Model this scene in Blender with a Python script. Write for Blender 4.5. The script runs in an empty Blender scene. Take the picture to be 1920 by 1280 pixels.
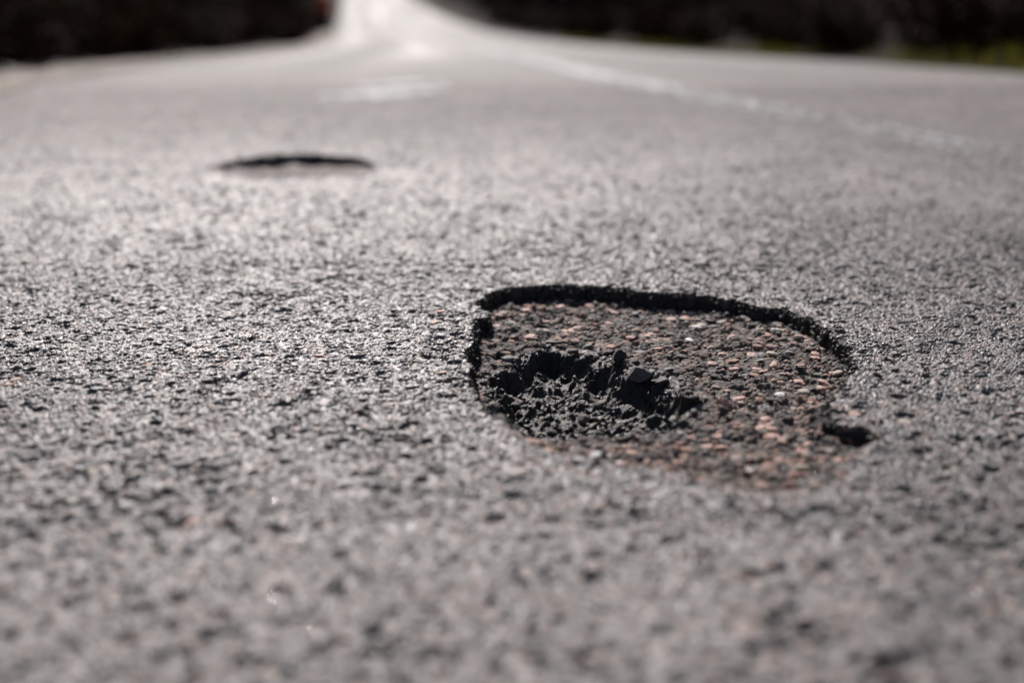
import bpy, math, random
import numpy as np
from mathutils import Vector, Matrix

random.seed(7)
rng = np.random.default_rng(7)
SC = bpy.context.scene
COL = SC.collection

# ------------------------------------------------------------------ camera, sky, sun, exposure
CAM_H = 0.46
PITCH = math.atan(680.0 / (1920 * 50 / 36.0))
cd = bpy.data.cameras.new("camera")
cam = bpy.data.objects.new("camera", cd)
COL.objects.link(cam)
cam.location = (0, 0, CAM_H)
cam.rotation_euler = (math.pi / 2 - PITCH, 0, 0)
cd.lens = 50
cd.sensor_width = 36
cd.clip_start = 0.02
cd.clip_end = 3000
cd.dof.use_dof = True
cd.dof.focus_distance = 1.84
cd.dof.aperture_fstop = 1.87
cd.dof.aperture_blades = 0
SC.camera = cam

SUN_EL, SUN_AZ = 37.0, -7.0
w = bpy.data.worlds.new("World")
SC.world = w
w.use_nodes = True
nt = w.node_tree
nt.nodes.clear()
sky = nt.nodes.new("ShaderNodeTexSky")
sky.sky_type = 'NISHITA'
sky.sun_disc = False
sky.sun_elevation = math.radians(SUN_EL)
sky.sun_rotation = math.radians(SUN_AZ)
sky.dust_density = 2.0
bg = nt.nodes.new("ShaderNodeBackground")
bg.inputs[1].default_value = 0.05
out = nt.nodes.new("ShaderNodeOutputWorld")
nt.links.new(sky.outputs[0], bg.inputs[0])
nt.links.new(bg.outputs[0], out.inputs[0])

ld = bpy.data.lights.new("sun", 'SUN')
ld.energy = 5.0
ld.angle = math.radians(0.53)
ld.color = (1.0, 0.945, 0.92)
sun = bpy.data.objects.new("sun", ld)
COL.objects.link(sun)
el, az = math.radians(SUN_EL), math.radians(SUN_AZ)
SUN_DIR = Vector((math.sin(az) * math.cos(el), math.cos(az) * math.cos(el), math.sin(el)))
sun.rotation_euler = SUN_DIR.to_track_quat('Z', 'Y').to_euler()
sun.location = (0, 0, 30)

vs = SC.view_settings
SC.display_settings.display_device = 'sRGB'
vs.view_transform = 'Standard'
vs.look = 'None'
vs.exposure = 0.14
vs.gamma = 1.0
vs.use_curve_mapping = False
SC.cycles.use_denoising = True
SC.cycles.max_bounces = 5
SC.cycles.diffuse_bounces = 2
SC.cycles.glossy_bounces = 2

# ------------------------------------------------------------------ noise
def h2(ix, iy, seed):
    a = (np.asarray(ix).astype(np.int64) * 374761393 + np.asarray(iy).astype(np.int64) * 668265263 + seed * 982451653) & 0xFFFFFFFF
    a = a.astype(np.uint64)
    a = ((a ^ (a >> np.uint64(13))) * np.uint64(1274126177)) & np.uint64(0xFFFFFFFF)
    a = ((a ^ (a >> np.uint64(16))) * np.uint64(2246822519)) & np.uint64(0xFFFFFFFF)
    a = a ^ (a >> np.uint64(15))
    return (a & np.uint64(0xFFFFFF)).astype(np.float64) / 16777216.0

def sst(a, b, x):
    t = np.clip((x - a) / (b - a), 0, 1)
    return t * t * (3 - 2 * t)

def vnoise(x, y, seed):
    ix, iy = np.floor(x), np.floor(y)
    fx, fy = x - ix, y - iy
    fx = fx * fx * (3 - 2 * fx); fy = fy * fy * (3 - 2 * fy)
    a, b = h2(ix, iy, seed), h2(ix + 1, iy, seed)
    c, d = h2(ix, iy + 1, seed), h2(ix + 1, iy + 1, seed)
    return (a + (b - a) * fx) * (1 - fy) + (c + (d - c) * fx) * fy - 0.5

def fbm(x, y, seed, octaves=3):
    s, amp = 0, 1.0
    for k in range(octaves):
        s = s + amp * vnoise(x * 2 ** k + 17.3 * k, y * 2 ** k - 9.1 * k, seed + k)
        amp *= 0.5
    return s

def worley(x, y, cell, seed):
    """first and second distance (in cells), the nearest stone's id and centre"""
    x = x / cell; y = y / cell
    ix, iy = np.floor(x), np.floor(y)
    f1 = np.full(x.shape, 9.0); f2 = np.full(x.shape, 9.0)
    ci = np.zeros(x.shape); cj = np.zeros(x.shape); cx = np.zeros(x.shape); cy = np.zeros(x.shape)
    for dj in (-1, 0, 1):
        for di in (-1, 0, 1):
            gx, gy = ix + di, iy + dj
            px = gx + 0.08 + 0.84 * h2(gx, gy, seed)
            py = gy + 0.08 + 0.84 * h2(gx, gy, seed + 1)
            d = np.hypot(px - x, py - y) - 0.16 * h2(gx, gy, seed + 2)
            near = d < f1
            f2 = np.where(near, f1, np.minimum(f2, d))
            f1 = np.where(near, d, f1)
            ci = np.where(near, gx, ci); cj = np.where(near, gy, cj)
            cx = np.where(near, px, cx); cy = np.where(near, py, cy)
    return f1, f2, ci, cj, cx * cell, cy * cell

# ------------------------------------------------------------------ road line and profile
KY = np.array([-30, 0, 4.5, 6.5, 9.05, 10.6, 13.2, 17.0, 22.2, 30.2, 43.6, 55.0, 79.0, 123, 200, 420.0])
KZ = np.array([0, 0, 0.0, -0.035, -0.125, -0.180, -0.275, -0.425, -0.625, -0.91, -1.29, -1.53, -1.70, -1.36, -0.1, 9.0])
KX = np.array([5.4, 1.20, 0.66, 0.44, 0.20, 0.09, -0.08, -0.32, -0.62, -1.10, -2.40, -3.7, -6.3, -11.2, -19.5, -46.0])
LY = np.array([0, 2.6, 3.3, 4.0, 4.5, 5.0, 5.8, 8.5, 15, 30.2, 43.6, 55.0, 79.0, 123, 200, 420.0])
LX = np.array([2.6, 1.76, 1.52, 1.31, 1.15, 1.01, 0.86, 0.58, 0.17, -0.75, -2.1, -3.4, -6.0, -10.9, -19.2, -45.7])
def hermite(y, ky, kv):
    m = np.zeros_like(kv)
    d = np.diff(kv) / np.diff(ky)
    m[1:-1] = (d[:-1] * np.diff(ky)[1:] + d[1:] * np.diff(ky)[:-1]) / (ky[2:] - ky[:-2])
    m[0], m[-1] = d[0], d[-1]
    same = (d[:-1] * d[1:] <= 0)
    m[1:-1][same] = 0
    y = np.clip(y, ky[0], ky[-1])
    i = np.clip(np.searchsorted(ky, y) - 1, 0, len(ky) - 2)
    hh = ky[i + 1] - ky[i]; t = (y - ky[i]) / hh
    return ((2 * t ** 3 - 3 * t ** 2 + 1) * kv[i] + (t ** 3 - 2 * t ** 2 + t) * hh * m[i]
            + (-2 * t ** 3 + 3 * t ** 2) * kv[i + 1] + (t ** 3 - t ** 2) * hh * m[i + 1])
def prof(y): return hermite(np.asarray(y, float), KY, KZ)
def line_x(y): return hermite(np.asarray(y, float), LY, LX)
def centre(y): return hermite(np.asarray(y, float), KY, KX)
HALF_L, HALF_R = 3.1, 3.1

# ------------------------------------------------------------------ potholes (metres on the road)
OUTER = np.array([(-0.059,2.042),(-0.044,2.090),(-0.025,2.135),(0.012,2.163),(0.067,2.175),(0.116,2.163),(0.164,2.143),(0.203,2.112),(0.250,2.105),(0.297,2.090),(0.335,2.053),(0.356,2.014),(0.392,2.000),(0.411,1.940),(0.422,1.868),(0.429,1.804),(0.433,1.749),(0.419,1.672),(0.396,1.606),(0.366,1.558),(0.347,1.506),(0.342,1.461),(0.349,1.432),(0.365,1.427),(0.365,1.393),(0.350,1.359),(0.332,1.318),(0.316,1.287),(0.299,1.265),(0.267,1.244),(0.236,1.237),(0.208,1.246),(0.176,1.265),(0.143,1.290),(0.099,1.315),(0.053,1.334),(0.027,1.359),(0.008,1.393),(-0.008,1.442),(-0.025,1.492),(-0.036,1.547),(-0.046,1.625),(-0.053,1.697),(-0.060,1.762),(-0.046,1.827),(-0.055,1.886),(-0.050,1.943),(-0.032,1.956),(-0.040,2.004)])
PIT = np.array([(-0.021,1.720),(-0.014,1.792),(0.004,1.839),(0.029,1.882),(0.066,1.900),(0.097,1.859),(0.127,1.825),(0.157,1.758),(0.191,1.725),(0.216,1.676),(0.216,1.614),(0.198,1.550),(0.172,1.510),(0.135,1.497),(0.088,1.489),(0.046,1.470),(0.014,1.472),(-0.003,1.516),(-0.016,1.592)])
SECOND = np.array([(-.790,3.60),(-.740,3.72),(-.690,3.83),(-.620,3.89),(-.550,3.90),(-.500,3.86),(-.440,3.84),(-.390,3.76),(-.330,3.60),(-.345,3.50),(-.420,3.40),(-.510,3.35),(-.610,3.37),(-.700,3.46)])
def smooth_poly(P, n=3):
    for _ in range(n):
        Q = np.roll(P, -1, 0)
        P = np.stack([0.75 * P + 0.25 * Q, 0.25 * P + 0.75 * Q], 1).reshape(-1, 2)
    return P
NOTCH = np.array([(.334,1.458),(.352,1.446),(.374,1.438),(.384,1.400),(.366,1.384),(.350,1.372),(.343,1.410)])
SECOND = smooth_poly(SECOND, 2)
PIT = smooth_poly(PIT, 1)
_c = PIT.mean(0)
PIT = PIT + np.where(PIT[:, 1:] < 1.62, (PIT - _c) * np.array([.10, .14]), (PIT - _c) * .05) + np.array([-.006, -.004])
def sdist(x, y, P):
    """signed distance to a polygon, positive inside"""
    best = np.full(x.shape, 9.0); inside = np.zeros(x.shape, bool)
    for k in range(len(P)):
        ax, ay = P[k]; bx, by = P[(k + 1) % len(P)]
        ex, ey = bx - ax, by - ay
        t = np.clip(((x - ax) * ex + (y - ay) * ey) / (ex * ex + ey * ey + 1e-12), 0, 1)
        best = np.minimum(best, np.hypot(x - ax - t * ex, y - ay - t * ey))
        cr = ((ay > y) != (by > y)) & (x < (bx - ax) * (y - ay) / (by - ay + 1e-15) + ax)
        inside ^= cr
    return np.where(inside, best, -best)

ROADC = np.array([(.125,.120,.118),(.105,.104,.108),(.150,.142,.136),(.095,.098,.102),(.170,.150,.135),(.120,.106,.098),(.200,.186,.176),(.075,.074,.076),(.185,.125,.100),(.140,.136,.134)])
SHELFC = np.array([(.46,.27,.21),(.42,.25,.20),(.34,.18,.13),(.42,.30,.235),(.075,.066,.060),(.060,.052,.047),(.11,.097,.088),(.055,.050,.048),(.14,.115,.095),(.085,.070,.060),(.05,.047,.046),(.27,.25,.235)])

ROADC = ROADC * np.array([1.10, 1.01, 1.01])

def surface(x, y, coarse=None):
    """height over the profile, tint, region (0 road, 1 shelf, 2 pit, 3 broken wall, 4 second pothole) """
    n = x.shape[0]
    wx = x + 0.0035 * vnoise(x / 0.007, y / 0.007, 31); wy = y + 0.0035 * vnoise(x / 0.007, y / 0.007, 32)
    f1, f2, ci, cj, cx, cy = worley(wx, wy, 0.0102, 11)
    e = f2 - f1
    b1, b2, bi, bj, bx, by = worley(wx, wy, 0.030, 61)
    bigr = 0.16 + 0.14 * h2(bi, bj, 62)
    bigpit = (h2(bi, bj, 63) < 0.18) * (1 - sst(bigr * .55, bigr * 1.25, np.hypot((wx - bx) / .030, (wy - by) / .036)))
    g1, g2, gi, gj, gx, gy = worley(wx, wy, 0.0047, 41)
    ge = g2 - g1
    r = h2(ci, cj, 5); r2 = h2(ci, cj, 6)
    patch = fbm(cx / 0.10, cy / 0.10, 70, 2)
    top = 0.0013 * (h2(ci, cj, 7) - 0.55)
    gone = r < (0.105 + 0.30 * patch)
    top = np.where(gone, -0.0016 - 0.0036 * r2 ** 1.2, top)
    top = top + (wx - cx) * (h2(ci, cj, 8) - .5) * 0.22 + (wy - cy) * (h2(ci, cj, 9) - .5) * 0.22
    mort = -0.0005 - 0.0007 * h2(ci, cj, 12)
    m = sst(0.03, 0.30, e)
    z = np.where(gone, top + (1 - sst(0.0, 0.16, e)) * (mort - top), mort + m * (top - mort))
    z = z + 0.0018 * (sst(0.0, 0.3, ge) - 0.5) * h2(gi, gj, 13) - 0.0018 * (h2(gi, gj, 14) < 0.12) * sst(0.02, 0.2, ge)
    z = z + 0.0005 * vnoise(x / 0.0025, y / 0.0032, 51)
    z = z - 0.0048 * bigpit * (0.6 + .6 * h2(bi, bj, 64))
    macro = 0.0085 * fbm(x / 0.42, y / 0.42, 90, 2) + 0.0034 * fbm(x / 0.075, y / 0.075, 95, 2)
    fade = 1 - sst(6.5, 8.8, y)
    if coarse is not None: z = z * (1 - coarse) - .0006 * coarse     # the mesh is too coarse here to carry single stones
    z = (z + macro) * fade
    c = ROADC[(h2(ci, cj, 15) * len(ROADC)).astype(int)]
    c = c * (0.80 + 0.4 * h2(gi, gj, 16))[:, None]
    c = c + (np.array([.135, .123, .118]) - c) * (1 - 0.75 * m)[:, None] * 0.6
    c = np.where(gone[:, None], np.array([.085, .076, .072]) * (0.8 + .5 * r2)[:, None], c)
    c = c * (1 - .45 * bigpit)[:, None]
    if coarse is not None: c = c * (1 - coarse)[:, None] + np.array([.128, .117, .114]) * coarse[:, None]
    c = c * (1.0 + 0.42 * fbm(x / 0.5, y / 0.8, 560, 3) + 0.30 * fbm(x / .12, y / .16, 570, 2))[:, None]
    reg = np.zeros(n, int)

    # main pothole
    k = np.nonzero((x > -0.16) & (x < 0.52) & (y > 1.14) & (y < 2.28))[0]
    if len(k):
        X, Y = x[k], y[k]
        nz = 0.011 * fbm(X / 0.040, Y / 0.040, 120, 2) + 0.007 * fbm(X / 0.012, Y / 0.012, 125, 2)
        d = np.maximum(0.55 * sdist(cx[k], cy[k], OUTER) + 0.45 * sdist(X, Y, OUTER) + nz, sdist(X, Y, NOTCH) + .3 * nz)
        dp = 0.3 * sdist(cx[k], cy[k], PIT) + 0.7 * sdist(X, Y, PIT) + 1.5 * nz + 0.022 * fbm(X / 0.055, Y / 0.055, 155, 2)
        left = sst(0.10, 0.0, X)
        far = sst(1.32, 1.62, Y)
        depth = 0.011 + 0.013 * far * (1 - .35 * sst(.15, .4, X)) + 0.012 * sst(.045, -.01, X) * sst(1.45, 1.6, Y) * sst(1.93, 1.85, Y) + 0.004 * fbm(X / 0.09, Y / 0.09, 130, 2)
        wid = 0.045 * (1 - np.maximum(far, 0.5 * left)) + 0.0045
        ramp = sst(0.0, 1.0, d / wid)
        s1, s2, si, sj, sx, sy = worley(wx[k], wy[k], 0.0125, 211)
        se = s2 - s1
        sr = h2(si, sj, 212)
        dome = sst(0.0, 0.45, se) * (0.0006 + 0.0042 * sr ** 3) - 0.003 * (h2(si, sj, 213) < .16)
        rough = 0.0038 * fbm(X / 0.010, Y / 0.010, 140, 3) + 0.0065 * fbm(X / 0.045, Y / 0.045, 143, 2)
        notch = 0.030 * sst(-.001, .004, sdist(X, Y, NOTCH) + .4 * nz)
        floor = -depth * ramp + (dome + rough - 0.003) * sst(0.0, 0.02, d) - notch * sst(0, .006, d)
        wp = 0.020 + 0.055 * sst(.02, .2, X) * sst(1.62, 1.76, Y) + .02 * (0.5 + fbm(X / .04, Y / .04, 157, 1))
        pw = sst(0.0, 1.0, (dp + 0.006 * fbm(X / .008, Y / .008, 150, 2)) / wp)
        pitn = 0.012 * fbm(X / 0.03, Y / 0.03, 160, 3) + 0.014 * (0.25 - np.abs(fbm(X / 0.019, Y / 0.019, 163, 2))) + 0.004 * (0.25 - np.abs(fbm(X / 0.007, Y / 0.007, 165, 2)))
        floor = floor - 0.034 * pw + pitn * (.35 + .65 * pw) * sst(0, .02, dp)
        ins = d > 0
        tint = SHELFC[(h2(si, sj, 215) * len(SHELFC)).astype(int)]
        dirt = np.array([.098, .076, .064]) * (0.7 + 0.9 * (0.5 + fbm(X / .02, Y / .02, 170, 2)))[:, None]
        cover = sst(0.12, 0.42, se) * (0.25 + 0.65 * sst(-.1, .3, fbm(X / 0.10, Y / 0.10, 180, 2)))
        tint = dirt + (tint - dirt) * cover[:, None]
        pc = np.array([.030, .023, .019]) * (0.6 + 1.2 * (0.5 + fbm(X / .01, Y / .01, 190, 2)))[:, None]
        mix = sst(-0.012, 0.012, dp)[:, None]
        tint = tint * (1 - mix) + pc * mix
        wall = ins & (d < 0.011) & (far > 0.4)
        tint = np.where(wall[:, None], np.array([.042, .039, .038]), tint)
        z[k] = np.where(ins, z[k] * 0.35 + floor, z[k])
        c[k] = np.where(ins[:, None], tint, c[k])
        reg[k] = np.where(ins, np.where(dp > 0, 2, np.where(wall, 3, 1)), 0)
    # second pothole, farther up the lane
    k = np.nonzero((x > -0.9) & (x < -0.2) & (y > 3.2) & (y < 4.1))[0]
    if len(k):
        X, Y = x[k], y[k]
        d = sdist(X, Y, SECOND) + 0.012 * fbm(X / 0.05, Y / 0.05, 320, 2) + .006 * fbm(X / .017, Y / .017, 325, 2)
        far = sst(3.50, 3.66, Y)
        ramp = sst(0, 1, d / (0.16 * (1 - far) + 0.008))
        dep = 0.002 + 0.025 * sst(3.42, 3.66, Y) * np.clip(1.08 - np.abs((X + .56) / .225) ** 2.6, .12, 1) * (1 + .55 * fbm(X / .05, Y / .3, 330, 2))
        hole = 0.030 * np.exp(-(((X + 0.60) / 0.035) ** 2 + ((Y - 3.43) / 0.05) ** 2))
        ins = d > 0
        tint = c[k] + np.array([.050, .022, .016]) * sst(3.50, 3.66, Y)[:, None]
        z[k] = np.where(ins, z[k] - dep * ramp - hole * sst(0, .05, d), z[k])
        c[k] = np.where(ins[:, None], tint, c[k])
        reg[k] = np.where(ins, 4, 0)
    return z, c, reg

# ------------------------------------------------------------------ object helpers
def tag(o, label=None, cat=None, group=None, kind=None):
    if label: o['label'] = label
    if cat: o['category'] = cat
    if group: o['group'] = group
    if kind: o['kind'] = kind
    return o

def empty(name, loc=(0, 0, 0)):
    o = bpy.data.objects.new(name, None)
    COL.objects.link(o)
    o.location = loc
    o.empty_display_size = 0.1
    return o

def mesh_np(name, v, faces, tint=None, smooth=False):
    me = bpy.data.meshes.new(name)
    v = np.asarray(v, np.float32); faces = np.asarray(faces, np.int32)
    k = faces.shape[1]
    me.vertices.add(len(v)); me.vertices.foreach_set("co", v.ravel())
    me.loops.add(faces.size); me.loops.foreach_set("vertex_index", faces.ravel())
    me.polygons.add(len(faces))
    me.polygons.foreach_set("loop_start", np.arange(0, faces.size, k, dtype=np.int32))
    me.polygons.foreach_set("loop_total", np.full(len(faces), k, np.int32))
    me.polygons.foreach_set("use_smooth", np.full(len(faces), smooth, bool))
    me.update(calc_edges=True)
    if tint is not None:
        a = me.color_attributes.new("tint", 'FLOAT_COLOR', 'POINT')
        rgba = np.ones((len(v), 4), np.float32); tint = np.asarray(tint); rgba[:, :tint.shape[1]] = tint
        a.data.foreach_set("color", rgba.ravel())
    return me

def put(name, me, m, parent=None, loc=None):
    o = bpy.data.objects.new(name, me)
    COL.objects.link(o)
    if m is not None and not me.materials: me.materials.append(m)
    if parent is not None: o.parent = parent
    if loc is not None: o.location = loc
    return o

# ------------------------------------------------------------------ materials
def base_mat(name, rough=0.6, spec=0.5):
    m = bpy.data.materials.new(name)
    m.use_nodes = True
    nt = m.node_tree
    b = nt.nodes["Principled BSDF"]
    b.inputs["Roughness"].default_value = rough
    b.inputs["Specular IOR Level"].default_value = spec
    return m, nt, b

def noise(nt, scale, detail=3, rough=.6):
    tc = nt.nodes.new("ShaderNodeTexCoord")
    n = nt.nodes.new("ShaderNodeTexNoise")
    n.inputs["Scale"].default_value = scale
    n.inputs["Detail"].default_value = detail
    n.inputs["Roughness"].default_value = rough
    nt.links.new(tc.outputs["Object"], n.inputs["Vector"])
    return n

def ramp(nt, src, stops):
    r = nt.nodes.new("ShaderNodeValToRGB")
    el = r.color_ramp.elements
    el[0].position, el[0].color = stops[0][0], (*stops[0][1], 1)
    el[1].position, el[1].color = stops[-1][0], (*stops[-1][1], 1)
    for p, c in stops[1:-1]:
        q = el.new(p); q.color = (*c, 1)
    nt.links.new(src, r.inputs[0])
    return r

def mul(nt, a, b, fac=1.0):
    mx = nt.nodes.new("ShaderNodeMix")
    mx.data_type = 'RGBA'; mx.blend_type = 'MULTIPLY'
    mx.inputs[0].default_value = fac
    for s, i in ((a, 6), (b, 7)):
        if isinstance(s, tuple): mx.inputs[i].default_value = (*s, 1)
        else: nt.links.new(s, mx.inputs[i])
    return mx.outputs[2]

def bump(nt, b, src, dist, strength=1.0):
    bp = nt.nodes.new("ShaderNodeBump")
    bp.inputs["Distance"].default_value = dist
    bp.inputs["Strength"].default_value = strength
    nt.links.new(src, bp.inputs["Height"])
    nt.links.new(bp.outputs[0], b.inputs["Normal"])

def tinted(name, rough, spec, nscale, bdist, lo=.75, hi=1.25, rlo=None):
    m, nt, b = base_mat(name, rough, spec)
    at = nt.nodes.new("ShaderNodeAttribute"); at.attribute_name = "tint"
    n = noise(nt, nscale, 4, .65)
    r = ramp(nt, n.outputs[0], [(.3, (lo,) * 3), (.7, (hi,) * 3)])
    nt.links.new(mul(nt, at.outputs[0], r.outputs[0]), b.inputs["Base Color"])
    bump(nt, b, n.outputs[0], bdist)
    if rlo is not None:
        n2 = noise(nt, nscale * .35, 2)
        mr = nt.nodes.new("ShaderNodeMapRange")
        mr.inputs[1].default_value = .35; mr.inputs[2].default_value = .65
        mr.inputs[3].default_value = rlo; mr.inputs[4].default_value = rough
        nt.links.new(n2.outputs[0], mr.inputs[0]); nt.links.new(mr.outputs[0], b.inputs["Roughness"])
    return m

def unresolved_relief(m, rough, spec):
    """where the sheet is too coarse to carry the stones' relief (tint alpha), their spread goes into the gloss"""
    nt = m.node_tree; b = nt.nodes["Principled BSDF"]
    at = next(n for n in nt.nodes if n.type == 'ATTRIBUTE')
    for sock, val in (("Roughness", rough), ("Specular IOR Level", spec)):
        mx = nt.nodes.new("ShaderNodeMix")
        nt.links.new(at.outputs["Alpha"], mx.inputs[0])
        if b.inputs[sock].links: nt.links.new(b.inputs[sock].links[0].from_socket, mx.inputs[2])
        else: mx.inputs[2].default_value = b.inputs[sock].default_value
        mx.inputs[3].default_value = val
        nt.links.new(mx.outputs[0], b.inputs[sock])
    # grain of the stones as fine relief and tint there
    tc = nt.nodes.new("ShaderNodeTexCoord")
    vo = nt.nodes.new("ShaderNodeTexVoronoi"); vo.inputs["Scale"].default_value = 98
    vd = nt.nodes.new("ShaderNodeTexVoronoi"); vd.inputs["Scale"].default_value = 98; vd.feature = 'DISTANCE_TO_EDGE'
    for v in (vo, vd): nt.links.new(tc.outputs["Object"], v.inputs["Vector"])
    bw = nt.nodes.new("ShaderNodeRGBToBW"); nt.links.new(vo.outputs["Color"], bw.inputs[0])
    st = ramp(nt, bw.outputs[0], [(.15, (.50,) * 3), (.5, (1.0,) * 3), (.85, (1.5,) * 3)])
    old = b.inputs["Base Color"].links[0].from_socket
    col = nt.nodes.new("ShaderNodeMix"); col.data_type = 'RGBA'; col.blend_type = 'MULTIPLY'
    nt.links.new(at.outputs["Alpha"], col.inputs[0]); nt.links.new(old, col.inputs[6]); nt.links.new(st.outputs[0], col.inputs[7])
    nt.links.new(col.outputs[2], b.inputs["Base Color"])
    ad = nt.nodes.new("ShaderNodeMath"); ad.operation = 'MULTIPLY_ADD'
    lim = nt.nodes.new("ShaderNodeMath"); lim.operation = 'MINIMUM'; lim.inputs[1].default_value = .25
    nt.links.new(vd.outputs["Distance"], lim.inputs[0])
    nt.links.new(lim.outputs[0], ad.inputs[0]); ad.inputs[1].default_value = 1.6; nt.links.new(bw.outputs[0], ad.inputs[2])
    b2 = nt.nodes.new("ShaderNodeBump"); b2.inputs["Distance"].default_value = .0045
    nt.links.new(at.outputs["Alpha"], b2.inputs["Strength"]); nt.links.new(ad.outputs[0], b2.inputs["Height"])
    nt.links.new(b.inputs["Normal"].links[0].from_socket, b2.inputs["Normal"]); nt.links.new(b2.outputs[0], b.inputs["Normal"])
    return m

def plain(name, c1, c2, rough=.7, spec=.4, nscale=20, bdist=.002):
    m, nt, b = base_mat(name, rough, spec)
    n = noise(nt, nscale, 4, .65)
    r = ramp(nt, n.outputs[0], [(.3, c1), (.7, c2)])
    nt.links.new(r.outputs[0], b.inputs["Base Color"])
    if bdist: bump(nt, b, n.outputs[0], bdist)
    return m

M_ROAD = tinted("worn_asphalt", .62, .50, 420, .0007, rlo=.40)
unresolved_relief(M_ROAD, .74, .50)
M_SHELF = tinted("exposed_gravel_layer", .75, .35, 500, .0008)
M_PIT = tinted("damp_bitumen_crumbs", .50, .6, 520, .0022, rlo=.26)
M_WALL = tinted("broken_asphalt_edge", .8, .3, 500, .0012)
M_PAINT = plain("worn_road_paint", (.38, .38, .40), (.48, .48, .50), .70, .45, 60, .001)
STONE_M = {
    'pink': plain("pink_granite", (.56, .30, .23), (.72, .47, .39), .55, .45, 220, .0006),
    'rust': plain("rusty_orange_stone", (.36, .165, .10), (.48, .26, .18), .6, .4, 220, .0006),
    'beige': plain("beige_stone", (.42, .34, .27), (.58, .50, .43), .6, .4, 220, .0006),
    'grey': plain("grey_stone", (.10, .10, .105), (.20, .195, .19), .55, .5, 260, .0006),
    'dark': plain("dark_bitumen_coated_stone", (.034, .029, .026), (.078, .068, .062), .55, .45, 260, .0008),
    'brown': plain("brown_stone", (.11, .082, .064), (.20, .155, .125), .65, .4, 240, .0006),
    'chunk': plain("dusty_dark_stone", (.12, .104, .096), (.24, .208, .19), .7, .3, 300, .0008),
    'white': plain("white_quartz", (.55, .53, .50), (.75, .73, .70), .45, .5, 260, .0004),
}
M_SOIL = plain("leaf_litter_soil", (.014, .009, .007), (.042, .027, .019), .95, .1, 9, .02)
M_SHOULDER = plain("sandy_shoulder", (.17, .14, .118), (.40, .345, .30), .9, .2, 5, .01)
M_BARK = plain("dark_bark", (.010, .008, .007), (.030, .023, .018), .95, .1, 14, .02)
M_LEAF = plain("dark_evergreen_leaf", (.010, .013, .006), (.030, .034, .014), .8, .15, 3, 0)
M_TWIG = plain("brown_twig", (.022, .014, .010), (.06, .04, .028), .95, .1, 30, .002)
M_DEAD = plain("dead_brown_leaf", (.03, .017, .011), (.085, .048, .028), .9, .1, 12, 0)
M_GRASS = plain("verge_grass", (.08, .085, .012), (.22, .20, .03), .7, .2, 12, 0)
_nt = M_GRASS.node_tree; _b = _nt.nodes["Principled BSDF"]
_tr = _nt.nodes.new("ShaderNodeBsdfTranslucent"); _mx = _nt.nodes.new("ShaderNodeMixShader"); _mx.inputs[0].default_value = .3
_nt.links.new(_b.inputs["Base Color"].links[0].from_socket, _tr.inputs[0])
_nt.links.new(_b.outputs[0], _mx.inputs[1]); _nt.links.new(_tr.outputs[0], _mx.inputs[2])
_nt.links.new(_mx.outputs[0], next(n for n in _nt.nodes if n.type == 'OUTPUT_MATERIAL').inputs[0])
M_STRAW = plain("dry_straw", (.34, .28, .20), (.55, .48, .38), .6, .4, 150, 0)
M_GLINT = plain("polished_quartz", (.6, .6, .6), (.8, .8, .8), .16, .7, 100, 0)
M_POSTRED = plain("orange_red_paint", (.75, .07, .02), (.85, .12, .04), .5, .4, 12, 0)
M_POSTBLK = plain("black_rubber", (.012, .012, .012), (.025, .025, .025), .7, .3, 12, 0)

# ------------------------------------------------------------------ the road, one sheet with its two potholes cut out of it
CORE = 820
def columns(y):
    """x positions across the carriageway at distance y: fine in the middle, coarse out to the edges"""
    c = centre(y)
    hw = min(0.40 * y + 0.03, 2.9)
    core = np.linspace(-hw, hw, CORE)
    lo, hi = c - HALF_L, c + HALF_R
    core = np.clip(core, lo + 0.12, hi - 0.12) if (core[0] < lo + .12 or core[-1] > hi - .12) else core
    if core[0] <= lo + .12 or core[-1] >= hi - .12:
        core = np.linspace(max(-hw, lo + .12), min(hw, hi - .12), CORE)
    u = np.linspace(0, 1, 71)[1:]; t = (np.exp(5.2 * u) - 1) / (math.exp(5.2) - 1)
    L = core[0] + (lo - core[0]) * t
    R = core[-1] + (hi - core[-1]) * t
    return np.concatenate([L[::-1], core, R])

ys = [0.62]
while ys[-1] < 9.0:
    y = ys[-1]
    if y < 1.15: st = 0.0034
    elif y < 2.3: st = 0.00225
    else: st = 0.00225 * (y / 2.3) ** 2.5
    ys.append(y + st)
ys = np.array(ys)
xs = np.stack([columns(y) for y in ys])
NR, NC = xs.shape
gx = xs.ravel(); gy = np.repeat(ys, NC)
gsp = np.gradient(xs, axis=1).ravel()
gz, gc, greg = surface(gx, gy, np.clip((gsp - .0045) / .008, 0, 1) * (np.abs(gx) > .39 * gy))
gcoarse = np.clip((gsp - .0045) / .008, 0, 1) * (np.abs(gx) > .39 * gy)
edge = np.minimum(gx - (np.repeat(centre(ys), NC) - HALF_L), (np.repeat(centre(ys), NC) + HALF_R) - gx)
verts = np.stack([gx, gy, gz + np.repeat(prof(ys), NC)], 1)
idx = np.arange(NR * NC).reshape(NR, NC)
quads = np.stack([idx[:-1, :-1], idx[:-1, 1:], idx[1:, 1:], idx[1:, :-1]], -1).reshape(-1, 4)
qreg = greg[quads].max(1)          # a face belongs to the hole as soon as one corner does
def submesh(name, sel, smooth=False, off=None):
    q = quads[sel]
    used, inv = np.unique(q, return_inverse=True)
    v = verts[used]
    if off is not None: v = v - np.array(off)
    return mesh_np(name, v, inv.reshape(q.shape), gc[used], smooth)

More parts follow.
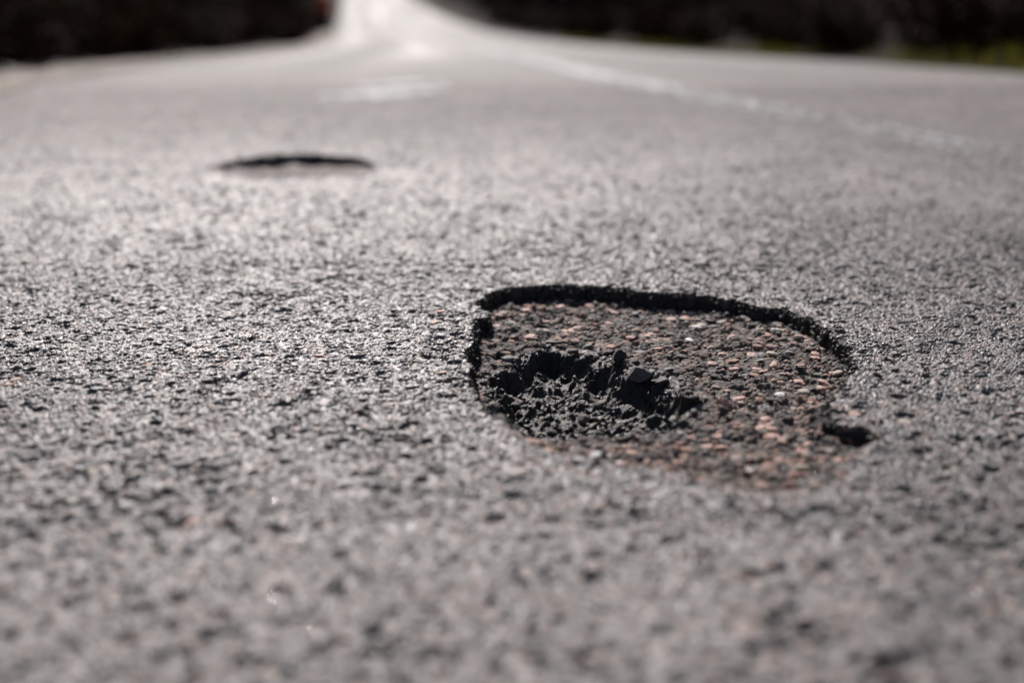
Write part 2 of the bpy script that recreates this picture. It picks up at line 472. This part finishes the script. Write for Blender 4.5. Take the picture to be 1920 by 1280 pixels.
# the coarse rest of the sheet, behind the camera and on to the horizon
def strip(y_list, n=40):
    yy = np.array(y_list); cc = centre(yy)
    t = np.linspace(0, 1, n)
    X = (cc - HALF_L)[:, None] + t[None, :] * (HALF_L + HALF_R)
    Z = np.repeat(prof(yy), n)
    Y = np.repeat(yy, n)
    i = np.arange(len(yy) * n).reshape(len(yy), n)
    q = np.stack([i[:-1, :-1], i[:-1, 1:], i[1:, 1:], i[1:, :-1]], -1).reshape(-1, 4)
    return np.stack([X.ravel(), Y, Z], 1), q
far_y = [9.0 if False else float(ys[-1])]
while far_y[-1] < 415: far_y.append(far_y[-1] + max(.15, far_y[-1] * .02))
v1, q1 = strip(far_y)
v0, q0 = strip(list(np.linspace(-12, 0.62, 60)))
road_sel = qreg == 0
q = quads[road_sel]; used, inv = np.unique(q, return_inverse=True)
V = np.concatenate([verts[used], v1, v0])
Q = np.concatenate([inv.reshape(q.shape), q1 + len(used), q0 + len(used) + len(v1)])
T = np.concatenate([gc[used], np.tile([.150, .138, .133], (len(v1) + len(v0), 1)) * (0.85 + .3 * rng.random((len(v1) + len(v0), 1)))])
T = np.concatenate([T, np.where(V[:, 1:2] > .62, sst(2.0, 5.5, V[:, 1:2]), 1.0)], 1)
T[:len(used), 3] = np.maximum(T[:len(used), 3], gcoarse[used])
_s = V[:, 0] - centre(V[:, 1])
_trk = np.exp(-((np.abs(np.abs(_s) - 1.55) - .80) / .35) ** 2)
_f = 1 + sst(4.0, 9.0, V[:, 1]) * (.16 * _trk - .10 + .55 * fbm(_s / .55, V[:, 1] / 22, 700, 2))
T[:, :3] *= np.clip(_f, .5, 1.6)[:, None]
T[:, 3] = np.clip(T[:, 3] - sst(9, 20, V[:, 1]) * (.25 * _trk + .35 * fbm(_s / .55, V[:, 1] / 22, 700, 2)), 0, 1)
road = put("road", mesh_np("road", V, Q, T), M_ROAD)
tag(road, "worn grey asphalt road running over a crest to dark woods", "road", kind='structure')

P1 = (0.18, 1.70, 0.0); P2 = (-0.54, 3.62, 0.0)
hole = tag(empty("pothole", P1), "large ragged pothole in focus with pink gravel floor and deep inner pit", "pothole", "potholes in the lane")
put("gravel_floor", submesh("gravel_floor", qreg == 1, off=P1), M_SHELF, hole)
put("inner_pit", submesh("inner_pit", qreg == 2, off=P1), M_PIT, hole)
put("broken_edge", submesh("broken_edge", qreg == 3, off=P1), M_WALL, hole)
hole2 = tag(empty("pothole", P2), "smaller blurred shallow pothole farther up the lane with dark curved rim", "pothole", "potholes in the lane")
put("hollow_floor", submesh("hollow_floor", qreg == 4, off=P2), M_ROAD, hole2)

def ground_z(x, y):
    x = np.atleast_1d(np.asarray(x, float)); y = np.atleast_1d(np.asarray(y, float))
    z, _, r = surface(x, y)
    return z + prof(y), r

# ------------------------------------------------------------------ stones
def ico(sub=1):
    import bmesh
    bm = bmesh.new(); bmesh.ops.create_icosphere(bm, subdivisions=sub, radius=1.0)
    v = np.array([p.co[:] for p in bm.verts]); f = np.array([[q.index for q in p.verts] for p in bm.faces])
    bm.free()
    return v, f
IV, IF = ico(2)       # 42 points, 80 faces
IV1, IF1 = ico(1)     # 12 points, 20 faces
def stone_shape(seed, flat_top=None, base=(IV, IF), sharp=0.75):
    r = np.random.default_rng(seed)
    v = base[0].copy()
    for _ in range(7):                                   # cut facets off a ball
        n = r.normal(size=3); n /= np.linalg.norm(n)
        k = r.uniform(.55, .9)
        d = v @ n
        v = v - np.maximum(d - k, 0)[:, None] * n[None] * sharp
    v *= 1 + r.normal(0, .05, (len(v), 1))
    if flat_top is not None: v[:, 2] = np.minimum(v[:, 2], flat_top + r.normal(0, .015, len(v)))
    v[:, 0] *= r.uniform(.9, 1.25); v[:, 1] *= r.uniform(.75, 1.1)
    return v
STONE_ME = {}
for c in STONE_M:
    STONE_ME[c] = []
    for s in range(5):
        me = mesh_np("stone", stone_shape(100 + s), IF); me.materials.append(STONE_M[c]); STONE_ME[c].append(me)
FLAT_ME = {}
for c in ('grey', 'dark', 'brown', 'beige', 'pink'):
    FLAT_ME[c] = []
    for s in range(4):
        me = mesh_np("stone", stone_shape(200 + s, .35), IF); me.materials.append(STONE_M[c]); FLAT_ME[c].append(me)

def stone_obj(me, p, size, parent, squash=.6, tilt=.3):
    o = bpy.data.objects.new("stone", me); COL.objects.link(o)
    o.parent = parent
    base = Vector(parent.location) if parent is not None else Vector((0, 0, 0))
    o.location = Vector(p) - base
    o.scale = (size, size * random.uniform(.8, 1.1), size * squash)
    o.rotation_euler = (random.uniform(-tilt, tilt), random.uniform(-tilt, tilt), random.uniform(0, 6.28))
    return o

def joined_stones(name, pts, sizes, cols, parent, m, squash=.6, seeds=8, flat=None):
    shapes = [stone_shape(300 + s, flat, (IV1, IF1), .5) for s in range(seeds)]
    vv, ff, tt = [], [], []
    for i, (p, s) in enumerate(zip(pts, sizes)):
        v = shapes[i % seeds] * np.array([s, s * random.uniform(.75, 1.15), s * squash])
        a = random.uniform(0, 6.28); ca, sa = math.cos(a), math.sin(a)
        tx, ty = random.uniform(-.35, .35), random.uniform(-.35, .35)
        v = np.stack([v[:, 0] * ca - v[:, 1] * sa, v[:, 0] * sa + v[:, 1] * ca, v[:, 2] + tx * v[:, 0] + ty * v[:, 1]], 1)
        vv.append(v + np.array(p)); ff.append(IF1 + 12 * i); tt.append(np.tile(cols[i], (12, 1)))
    o = put(name, mesh_np(name, np.concatenate(vv), np.concatenate(ff), np.concatenate(tt)), m, parent)
    if parent is not None: o.matrix_parent_inverse = Matrix.Translation(-Vector(parent.location))
    return tag(o, kind='stuff')

M_AGG = tinted("loose_aggregate", .6, .45, 500, .0006)

# stones of the pothole floor
cand = rng.uniform((-0.08, 1.2), (0.46, 2.2), (9000, 2))
dd = sdist(cand[:, 0], cand[:, 1], OUTER); dq = sdist(cand[:, 0], cand[:, 1], PIT)
dens = 0.30 + 0.35 * sst(.15, .35, cand[:, 0]) + 0.9 * fbm(cand[:, 0] / .13, cand[:, 1] / .13, 400, 2) + 0.35 * sst(.05, .3, cand[:, 0])
ok = (dd > 0.010) & (dq < -0.004) & (rng.random(len(cand)) < dens + .15)
shelf = cand[ok][:1750]
zz, rr = ground_z(shelf[:, 0], shelf[:, 1])
sz = 0.0018 + 0.0050 * rng.random(len(shelf)) ** 2.0
order = np.argsort(-sz)
big = order[:225]
big = order[:200]; names = ['pink', 'rust', 'beige', 'grey', 'dark', 'brown', 'white']
for i in big:
    c = names[rng.choice(7, p=[.42, .08, .14, .10, .10, .12, .04])]
    s = sz[i] * 1.15
    stone_obj(random.choice(STONE_ME[c]), (shelf[i, 0], shelf[i, 1], zz[i] + s * .04), s * 1.1, hole, random.uniform(.28, .50), .22)
rest = order[200:]
joined_stones("fine_gravel", np.stack([shelf[rest, 0], shelf[rest, 1], zz[rest] + sz[rest] * .1], 1), sz[rest] * .9,
              SHELFC[rng.integers(0, len(SHELFC), len(rest))], hole, M_AGG)
# crumbs and broken chunks in the inner pit
cand = rng.uniform((-0.03, 1.43), (0.24, 1.92), (700, 2))
dq = sdist(cand[:, 0], cand[:, 1], PIT)
pitp = cand[dq > 0.0]
zz, rr = ground_z(pitp[:, 0], pitp[:, 1])
sz = 0.0018 + 0.004 * rng.random(len(pitp)) ** 2.2
order = np.argsort(-sz)
for i in order[:90]:
    s = random.uniform(.0025, .0055) if random.random() < .75 else random.uniform(.0055, .0095)
    if pitp[i, 1] > 1.74 and random.random() < .35: continue
    c = random.choice(['dark', 'dark', 'dark', 'dark', 'grey', 'brown'])
    stone_obj(random.choice(STONE_ME[c]), (pitp[i, 0], pitp[i, 1], zz[i] + s * .12), s, hole, random.uniform(.45, .85), .6)
rest = order[90:]
joined_stones("bitumen_crumbs", np.stack([pitp[rest, 0], pitp[rest, 1], zz[rest] + sz[rest] * .2], 1), sz[rest],
              np.array([.032, .025, .021]) * (0.6 + rng.random((len(rest), 1))), hole, M_PIT, .75)
# lumps of broken asphalt along the lip of the pit
for k in range(0, len(PIT)):
    for _ in range(2):
        p = PIT[k] + (PIT[(k + 1) % len(PIT)] - PIT[k]) * random.random() + np.array([random.gauss(0, .006), random.gauss(0, .008)])
        if p[1] < 1.5 and random.random() < .6: continue
        z, _ = ground_z(p[0], p[1]); s = random.uniform(.004, .0105)
        stone_obj(random.choice(STONE_ME[random.choice(['dark', 'dark', 'dark', 'brown', 'grey'])]), (p[0], p[1], float(z[0]) + s * .05), s, hole, random.uniform(.5, .8), .5)
# aggregate sticking out of the broken wall
def wall_points(xlo, xhi, ylo, yhi, drop, per):
    qz = verts[quads][:, :, 2]; qc = verts[quads].mean(1)
    st = np.nonzero((qz.max(1) - qz.min(1) > drop) & (qc[:, 0] > xlo) & (qc[:, 0] < xhi) & (qc[:, 1] > ylo) & (qc[:, 1] < yhi) & (qreg > 0) & (qreg != 2))[0]
    P = []
    for i in st:
        for _ in range(per):
            if random.random() < .35: continue
            c = qc[i]; z0, z1 = qz[i].min(), qz[i].max()
            P.append((c[0] + random.uniform(-.0012, .0012), c[1] - random.uniform(-.0005, .0022), z0 + (z1 - z0) * random.uniform(.02, .82)))
    return P
pts = wall_points(-.12, .5, 1.36, 2.3, .007, 2)
sz = 0.0013 + 0.0034 * rng.random(len(pts)) ** 2.2
joined_stones("edge_aggregate", pts, sz, np.array([.052, .046, .043]) * (0.4 + 1.3 * rng.random((len(pts), 1)) ** 2), hole, M_AGG, .85)
p2 = wall_points(-.9, -.2, 3.6, 4.1, .008, 2)
joined_stones("edge_aggregate", p2, 0.002 + 0.005 * rng.random(len(p2)) ** 2, np.array([.05, .046, .045]) * (0.5 + rng.random((len(p2), 1))), hole2, M_AGG, .8)

# stones bedded in the road: the largest in view one by one, the rest joined
def road_points(n, y0, y1):
    P = []
    while len(P) < n:
        y = y0 + (y1 - y0) * random.random() ** 1.3
        x = random.uniform(-1, 1) * (0.385 * y + .02)
        P.append((x, y))
    P = np.array(P)
    keep = (sdist(P[:, 0], P[:, 1], OUTER) < -.012) & (sdist(P[:, 0], P[:, 1], SECOND) < -.02)
    return P[keep]
P = road_points(320, 0.80, 2.1)[:290]
zz, _ = ground_z(P[:, 0], P[:, 1])
for (x, y), z in zip(P, zz):
    c = np.random.default_rng(int(abs(x * 1e5)) + int(y * 1e5)).choice(['grey', 'grey', 'dark', 'brown', 'beige', 'pink'], p=[.4, .18, .14, .14, .08, .06])
    s = random.uniform(.005, .0085)
    stone_obj(random.choice(FLAT_ME[c]), (x, y, -.0006 + .35 * (z + .0006) - s * .10), s, road, .5, .10)
P = road_points(7000, 0.75, 3.4)
zz, _ = ground_z(P[:, 0], P[:, 1])
sz = .002 + .0038 * rng.random(len(P)) ** 1.5
joined_stones("aggregate", np.stack([P[:, 0], P[:, 1], zz - sz * .10], 1), sz, ROADC[rng.integers(0, len(ROADC), len(P))] * (0.7 + .6 * rng.random((len(P), 1))), road, M_AGG, .45, flat=.4)
# a few polished quartz chips that catch the sun
def chip_mesh():
    v = [(math.cos(k * 1.0472) * (1 + .2 * (k % 2)), math.sin(k * 1.0472), z) for z in (-1.0, 0.0) for k in range(6)]
    v = [(x * (1.15 if z < 0 else 1), y * (1.15 if z < 0 else 1), z) for x, y, z in v]
    f = [tuple(range(6, 12)), (5, 4, 3, 2, 1, 0)] + [(k, (k + 1) % 6, 6 + (k + 1) % 6, 6 + k) for k in range(6)]
    me = bpy.data.meshes.new("quartz_chip"); me.from_pydata(v, [], f); me.materials.append(M_GLINT); return me
GL = chip_mesh()
half = (SUN_DIR + Vector((0, -math.cos(PITCH), math.sin(PITCH)))).normalized()
spots = [(-0.201,1.359),(-0.163,1.432),(-0.183,1.009),(0.228,2.651),(-0.145,0.949),(-0.010,2.692),(-0.214,1.209),(.30,1.33),(.36,1.02)]
spots += [tuple(p) for p in road_points(60, .85, 3.0)]
for i, (x, y) in enumerate(spots):
    z, _ = ground_z(x, y)
    p = Vector((x, y, float(z[0]) + .0012))
    n = (SUN_DIR + (Vector((0, 0, CAM_H)) - p).normalized()).normalized() if i < 9 else half.copy()
    j = 1.0 if i < 9 else 9.0
    n.rotate(Matrix.Rotation(math.radians(random.gauss(0, j)), 3, 'X')); n.rotate(Matrix.Rotation(math.radians(random.gauss(0, j)), 3, 'Y'))
    o = put("quartz_chip", GL, M_GLINT, road, p)
    k = random.uniform(.00022, .00042); o.scale = (k, k, k)
    o.rotation_euler = n.to_track_quat('Z', 'Y').to_euler()

# ------------------------------------------------------------------ loose things lying in and by the pothole
def loose(name, label, cat, me, p, size, squash, rz, tilt=(0, 0), lift=0.0):
    z, _ = ground_z(p[0], p[1])
    o = bpy.data.objects.new(name, me); COL.objects.link(o)
    o.location = (p[0], p[1], float(z[0]) + size * squash * .45 + lift)
    o.scale = (size, size * .85, size * squash); o.rotation_euler = (tilt[0], tilt[1], rz)
    return tag(o, label, cat, "loose stones in the pothole" if cat == "stone" else None)
def big_stone(seed, m):
    v, f = ico(3)
    r = np.random.default_rng(seed)
    sv = v.copy()
    for _ in range(10):
        n = r.normal(size=3); n /= np.linalg.norm(n); d = sv @ n
        sv = sv - np.maximum(d - r.uniform(.5, .8), 0)[:, None] * n[None]
    sv *= 1 + r.normal(0, .035, (len(sv), 1))
    me = mesh_np("loose_stone", sv, f); me.materials.append(STONE_M[m]); return me
loose("loose_stone", "largest angular grey stone lying on the right lip of the inner pit", "stone", big_stone(61, 'chunk'), (0.160, 1.728), .0165, .55, .3, (.22, -.1), .006)
loose("loose_stone", "blocky grey stone sitting at the left wall of the inner pit", "stone", big_stone(62, 'brown'), (0.008, 1.745), .0155, .8, 1.3, (.1, .2))
loose("loose_stone", "dark rounded stone just behind the largest grey stone by the pit", "stone", big_stone(63, 'dark'), (0.139, 1.79), .014, .8, 2.0)
loose("loose_stone", "bright pink pebble sitting alone right of the inner pit", "stone", big_stone(64, 'pink'), (0.247, 1.585), .0085, .75, .7)
loose("loose_stone", "pink pebble with a wide dark shadow at the near edge of the pothole", "stone", big_stone(65, 'pink'), (0.263, 1.262), .0080, .8, 2.7)
def blade(name, label, cat, pts, wd, m):
    v, f = [], []
    pts = [Vector(p) for p in pts]
    n = len(pts)
    for i, p in enumerate(pts):
        t = (pts[min(i + 1, n - 1)] - pts[max(i - 1, 0)]).normalized()
        s = t.cross(Vector((0, 0, 1))).normalized() * wd * (0.25 + .75 * math.sin(math.pi * (i + .4) / n))
        u = Vector((0, 0, wd * .35))
        v += [p - s, p + u, p + s, p - u]
    for i in range(n - 1):
        for k in range(4):
            f.append((i * 4 + k, i * 4 + (k + 1) % 4, i * 4 + 4 + (k + 1) % 4, i * 4 + 4 + k))
    me = mesh_np(name, v, f, smooth=True); o = put(name, me, m)
    return tag(o, label, cat)
def drape(x0, y0, x1, y1, lift, n=9, bow=.006):
    P = []
    for i in range(n):
        t = i / (n - 1); x = x0 + (x1 - x0) * t; y = y0 + (y1 - y0) * t - bow * math.sin(math.pi * t)
        P.append((x, y))
    P = np.array(P); z, _ = ground_z(P[:, 0], P[:, 1])
    base = np.linspace(z[0], z[-1], n)
    return [(P[i, 0], P[i, 1], max(base[i], z[i]) + lift) for i in range(n)]
blade("dry_leaf_sliver", "pale curved sliver of dry leaf at the back edge of the inner pit", "leaf", drape(.048, 1.895, .082, 1.925, .003, 9, .012), .0022, M_STRAW)
blade("straw_stem", "short pale straw stem lying beside the largest grey stone", "straw", drape(.115, 1.80, .148, 1.795, .002, 7, .002), .0011, M_STRAW)
blade("curled_leaf", "long dull brown leaf lying diagonally across the inner pit floor", "leaf", drape(.085, 1.59, .122, 1.665, .003, 11, -.004), .0048, STONE_M['brown'])

# ------------------------------------------------------------------ worn paint on the road
def paint(name, inside, x0, x1, y0, y1, nx, ny, follow=False, wear=.5, parent=road):
    yy = np.linspace(y0, y1, ny) if not isinstance(y0, np.ndarray) else y0
    ny = len(yy)
    off = np.linspace(x0, x1, nx)
    X = (off[None, :] + (line_x(yy)[:, None] if follow else np.zeros((ny, 1)))).ravel()
    Y = np.repeat(yy, nx)
    zr, _, _ = surface(X, Y)
    Z = zr + prof(Y) + .0022
    i = np.arange(ny * nx).reshape(ny, nx)
    q = np.stack([i[:-1, :-1], i[:-1, 1:], i[1:, 1:], i[1:, :-1]], -1).reshape(-1, 4)
    mx, my = X[q].mean(1), Y[q].mean(1)
    keep = inside(mx, my) & (fbm(mx / .02, my / .02, 500, 3) + .35 * fbm(mx / .3, my / .9, 510, 2) > (wear(mx, my) if callable(wear) else wear) - .5)
    q = q[keep]
    used, inv = np.unique(q, return_inverse=True)
    V = np.stack([X, Y, Z], 1)[used]
    return put(name, mesh_np(name, V, inv.reshape(q.shape)), M_PAINT, parent)
line_y = [2.6]
while line_y[-1] < 300: line_y.append(line_y[-1] + max(.012, (line_y[-1] / 9) ** 2 * .02))
paint("lane_line", lambda x, y: np.abs(x - line_x(y)) < .105, -.11, .11, np.array(line_y), None, 19, 0, True, lambda x, y: .40 + .44 * sst(7.5, 3.5, y))
def strokes(x, y):
    r = np.zeros(x.shape, bool)
    for (ax, ay, bx, by, w2) in SYM:
        ex, ey = bx - ax, by - ay
        t = np.clip(((x - ax) * ex + (y - ay) * ey) / (ex * ex + ey * ey), 0, 1)
        r |= np.hypot(x - ax - t * ex, (y - ay - t * ey) * .35) < w2
    return r
SYM = [(-.79, 6.20, -.60, 6.30, .045), (-.71, 6.20, -.57, 6.35, .085), (-.66, 7.25, -.53, 7.45, .12), (-.55, 6.10, -.49, 6.20, .07),
       (-.49, 7.55, -.37, 7.50, .05), (-.49, 6.65, -.34, 6.85, .06), (-.40, 6.45, -.32, 6.75, .04)]
paint("painted_symbol", strokes, -.95, -.15, 5.5, 8.2, 110, 200, False, .30)

# ------------------------------------------------------------------ ground, shoulder and banks
def bank(s, y):
    a = np.abs(s)
    n = fbm(s / 2.2 + 40, y / 2.2, 600, 3)
    rise = np.where(s < 0, sst(3.9, 8.5, a) * 2.0 + np.maximum(a - 8.5, 0) * .06, sst(3.6, 8.0, a) * 1.8 + np.maximum(a - 8, 0) * .06)
    z = rise + n * .22 * sst(3.5, 5.0, a)
    under = -.16 * (1 - sst(2.75, 3.04, a))
    return z + under - .012
gyv = [-14.0]
while gyv[-1] < 412: gyv.append(gyv[-1] + max(.35, abs(gyv[-1]) * .03))
gyv = np.array(gyv)
offs = np.concatenate([-np.geomspace(3.05, 260, 46)[::-1], [-2.7, 0, 2.75], np.geomspace(3.1, 260, 46)])
S, Yg = np.meshgrid(offs, gyv)
Xg = S + centre(Yg)
Zg = prof(Yg) + bank(S, Yg)
i = np.arange(S.size).reshape(S.shape)
q = np.stack([i[:-1, :-1], i[:-1, 1:], i[1:, 1:], i[1:, :-1]], -1).reshape(-1, 4)
g = put("ground", mesh_np("ground", np.stack([Xg.ravel(), Yg.ravel(), Zg.ravel()], 1), q, smooth=True), M_SOIL)
tag(g, "dark leaf littered forest ground rising as banks beside the road", "ground", kind='structure')
def terr(x, y):
    s = np.asarray(x, float) - centre(y)
    return float(np.ravel(prof(y) + bank(np.atleast_1d(s), np.atleast_1d(float(y))))[0])
# sandy shoulder on the left
sy = np.array([v for v in gyv if v > 2 and v < 60] ); so = np.linspace(-3.50, -2.66, 22)
S2, Y2 = np.meshgrid(so, np.linspace(3, 60, 240))
Zr = surface((S2 + centre(Y2)).ravel(), Y2.ravel(), np.ones(S2.size))[0].reshape(S2.shape)
Z2 = prof(Y2) + np.where(S2 > -3.1, Zr + .006, bank(S2, Y2) + .014) + .010 * (fbm(S2 / .12, Y2 / .3, 620, 2) + .5) * sst(-2.7, -2.95, S2)
i = np.arange(S2.size).reshape(S2.shape)
q = np.stack([i[:-1, :-1], i[:-1, 1:], i[1:, 1:], i[1:, :-1]], -1).reshape(-1, 4)
_qs, _qy = S2.ravel()[q].mean(1), Y2.ravel()[q].mean(1)
q = q[_qs < -2.84 - .14 * sst(8, 14, _qy) + .16 * sst(9, 5, _qy) + .16 * fbm(_qy / .5, _qs / .5, 630, 3)]
sh = put("gravel_shoulder", mesh_np("gravel_shoulder", np.stack([(S2 + centre(Y2)).ravel(), Y2.ravel(), Z2.ravel()], 1), q), M_SHOULDER)
tag(sh, "pale sandy gravel shoulder along the left road edge", "shoulder", kind='structure')
pts, szs = [], []
for _ in range(1400):
    y = 5 + 24 * random.random() ** 1.5; s = random.uniform(-4.1, -3.0); x = s + float(centre(y))
    pts.append((x, y, terr(x, y) + .012)); szs.append(random.uniform(.008, .03))
joined_stones("shoulder_gravel", pts, szs, np.array([.20, .165, .14]) * (.4 + .8 * rng.random((len(pts), 1))), sh, M_AGG)

# grass along the right edge
v, f = [], []
for _ in range(5200):
    y = 6 + 34 * random.random() ** 1.7
    s = 3.12 + abs(random.gauss(0, .35))
    if y > 11 and random.random() < .7: continue
    if vnoise(np.array([y / 1.3]), np.array([s]), 640)[0] < .04 and random.random() < .88: continue
    x = s + float(centre(y)); z = terr(x, y)
    hgt = random.uniform(.05, .16) * (1.45 if 8.5 < y < 10.8 else 1.2); a = random.uniform(0, 6.28); wd = .005 + .0012 * y * .3
    dx, dy = math.cos(a) * wd, math.sin(a) * wd; lx, ly = random.gauss(0, .3) * hgt, random.gauss(0, .3) * hgt
    n = len(v)
    v += [(x - dx, y - dy, z), (x + dx, y + dy, z), (x + lx * .4 + dx * .6, y + ly * .4 + dy * .6, z + hgt * .6), (x + lx, y + ly, z + hgt)]
    f.append((n, n + 1, n + 2, n + 3))
gr = put("grass", mesh_np("grass", v, f), M_GRASS)
tag(gr, "low green grass along the right road edge", "grass", kind='stuff')

# ------------------------------------------------------------------ trees and shrubs
def tube(pts, r0, r1, n=6):
    v, f = [], []
    m = len(pts)
    for i, p in enumerate(pts):
        t = (pts[min(i + 1, m - 1)] - pts[max(i - 1, 0)]).normalized()
        a = t.orthogonal().normalized(); b = t.cross(a)
        r = r0 + (r1 - r0) * i / (m - 1)
        for k in range(n):
            an = 6.2832 * k / n
            v.append(p + a * math.cos(an) * r + b * math.sin(an) * r)
    for i in range(m - 1):
        for k in range(n):
            f.append((i * n + k, i * n + (k + 1) % n, i * n + n + (k + 1) % n, i * n + n + k))
    return v, f
def merge(parts):
    V, F = [], []
    for v, f in parts:
        o = len(V); V += [tuple(p) for p in v]; F += [tuple(a + o for a in q) for q in f]
    return V, F
def tree_meshes(seed):
    r = random.Random(seed)
    H = r.uniform(11, 14)
    pts = [Vector((r.gauss(0, .05) * k * .3, r.gauss(0, .05) * k * .3, H * .95 * k / 9 - .3)) for k in range(10)]
    parts = [tube(pts, .24, .03, 8)]
    tips = []
    for k in range(22):
        t = r.uniform(.12, .95); b = pts[int(t * 9)]
        a = r.uniform(0, 6.28); L = (1 - t * .75) * r.uniform(1.5, 2.4)
        e = b + Vector((math.cos(a) * L, math.sin(a) * L, r.uniform(.0, .9)))
        mid = (b + e) / 2 + Vector((0, 0, -.15))
        parts.append(tube([b, mid, e], .06, .012, 5)); tips.append((b, e))
    T = merge(parts)
    v, f = [], []
    for _ in range(3800):
        b, e = r.choice(tips); t = r.uniform(.15, 1.05)
        c = b.lerp(e, t) + Vector((r.gauss(0, .34), r.gauss(0, .34), r.gauss(0, .36)))
        d1 = Vector((r.gauss(0, 1), r.gauss(0, 1), r.gauss(0, .5))).normalized() * r.uniform(.10, .24)
        d2 = d1.orthogonal().normalized() * r.uniform(.05, .11)
        d2.rotate(Matrix.Rotation(r.uniform(0, 6.28), 3, d1.normalized()))
        n = len(v); v += [c - d1, c + d2, c + d1, c - d2]; f.append((n, n + 1, n + 2, n + 3))
    return mesh_np("trunk", T[0], T[1], smooth=True), mesh_np("crown", v, f)
def shrub_meshes(seed):
    r = random.Random(seed); parts = []; v, f = [], []
    for k in range(46):
        a = r.uniform(0, 6.28); L = r.uniform(.5, 1.25); b = Vector((r.gauss(0, .16), r.gauss(0, .16), -.05))
        e = b + Vector((math.cos(a) * L * .55, math.sin(a) * L * .55, L * r.uniform(.55, 1)))
        parts.append(tube([b, (b + e) / 2 + Vector((r.gauss(0, .05), r.gauss(0, .05), .05)), e], .010, .003, 3))
        for _ in range(26):
            c = b.lerp(e, r.uniform(.05, 1.05)) + Vector((r.gauss(0, .09), r.gauss(0, .09), r.gauss(0, .09)))
            d1 = Vector((r.gauss(0, 1), r.gauss(0, 1), r.gauss(0, .7))).normalized() * r.uniform(.03, .075)
            d2 = d1.orthogonal().normalized() * r.uniform(.018, .04)
            n = len(v); v += [c - d1, c + d2, c + d1, c - d2]; f.append((n, n + 1, n + 2, n + 3))
    T = merge(parts)
    return mesh_np("stems", T[0], T[1]), mesh_np("foliage", v, f)
TREES = [tree_meshes(s) for s in (1, 2, 3, 4)]
SHRUBS = [shrub_meshes(s) for s in (1, 2, 3, 4)]
for a, b in TREES: a.materials.append(M_BARK); b.materials.append(M_LEAF)
for a, b in SHRUBS: a.materials.append(M_TWIG); b.materials.append(M_DEAD)
def plant(kind, meshes, parts, x, y, sc, label, cat, group):
    o = empty(kind, (x, y, terr(x, y))); o.scale = (sc, sc, sc * random.uniform(.85, 1.15)); o.rotation_euler = (0, 0, random.uniform(0, 6.28))
    tag(o, label, cat, group)
    for n, me in zip(parts, meshes):
        c = bpy.data.objects.new(n, me); COL.objects.link(c); c.parent = o
for side, nm in ((-1, 'left'), (1, 'right')):
    y = 6.5
    while y < 150:
        for row, (s0, s1) in enumerate(((6.6 if y < 30 else 5.9, 7.2 if y < 30 else 6.5), (8.6, 10.8))):
            s = side * random.uniform(s0, s1); yy = y + random.uniform(-.7, .7) + row * 1.7
            plant("tree", random.choice(TREES), ("trunk", "crown"), s + float(centre(yy)), yy, random.uniform(.9, 1.1),
                  f"dark shaded tree in the wood on the {nm} bank of the road", "tree", f"trees on the {nm} bank")
        y += 3.4 if y < 50 else 5.5
    y = 8.2
    while y < 70:
        s = side * random.uniform(3.95, 4.7); yy = y + random.uniform(-.3, .3)
        plant("shrub", random.choice(SHRUBS), ("stems", "foliage"), s + float(centre(yy)), yy, random.uniform(.65, 1.0),
              f"brown leafy shrub in deep shade at the foot of the {nm} bank", "shrub", f"shrubs at the foot of the {nm} bank")
        y += .62 + y * .022

# far wood where the road bends out of sight
v, f = [], []
r = random.Random(9)
for _ in range(9000):
    y = r.uniform(150, 420); side = r.choice((-1, 1)); s = side * (6 + abs(r.gauss(0, 14)))
    x = s + float(centre(y)); z = terr(x, y) + r.uniform(0, 11)
    d1 = Vector((r.gauss(0, 1), r.gauss(0, 1), r.gauss(0, 1))).normalized() * r.uniform(.5, 1.3)
    d2 = d1.orthogonal().normalized() * r.uniform(.4, .9)
    c = Vector((x, y, z)); n = len(v); v += [c - d1, c + d2, c + d1, c - d2]; f.append((n, n + 1, n + 2, n + 3))
fw = put("far_wood", mesh_np("far_wood", v, f), M_LEAF)
tag(fw, "far dark wood closing in on the road in the distance", "wood", kind='stuff')

# roadside post with a red head, far up on the left edge
yp = 58.0
xp = float(centre(yp)) - 3.40
post = tag(empty("marker_post", (xp, yp, terr(xp, yp))), "dark roadside marker post with orange red head at the far left road edge", "post")
def ring_mesh(name, rs):
    n = 16; v, f = [], []
    for r0, z in rs:
        for k in range(n):
            a = 6.2832 * k / n; v.append((math.cos(a) * r0, math.sin(a) * r0, z))
    for i in range(len(rs) - 1):
        for k in range(n): f.append((i * n + k, i * n + (k + 1) % n, i * n + n + (k + 1) % n, i * n + n + k))
    return mesh_np(name, v, f, smooth=True)
put("base", ring_mesh("base", [(.0, 0), (.34, 0), (.34, .10), (.24, .14), (.20, .16)]), M_POSTBLK, post)
put("shaft", ring_mesh("shaft", [(.24, .15), (.24, .5), (.24, .74)]), M_POSTBLK, post)
put("head", ring_mesh("head", [(.26, .74), (.255, 1.30), (.15, 1.46), (.0, 1.5)]), M_POSTRED, post)
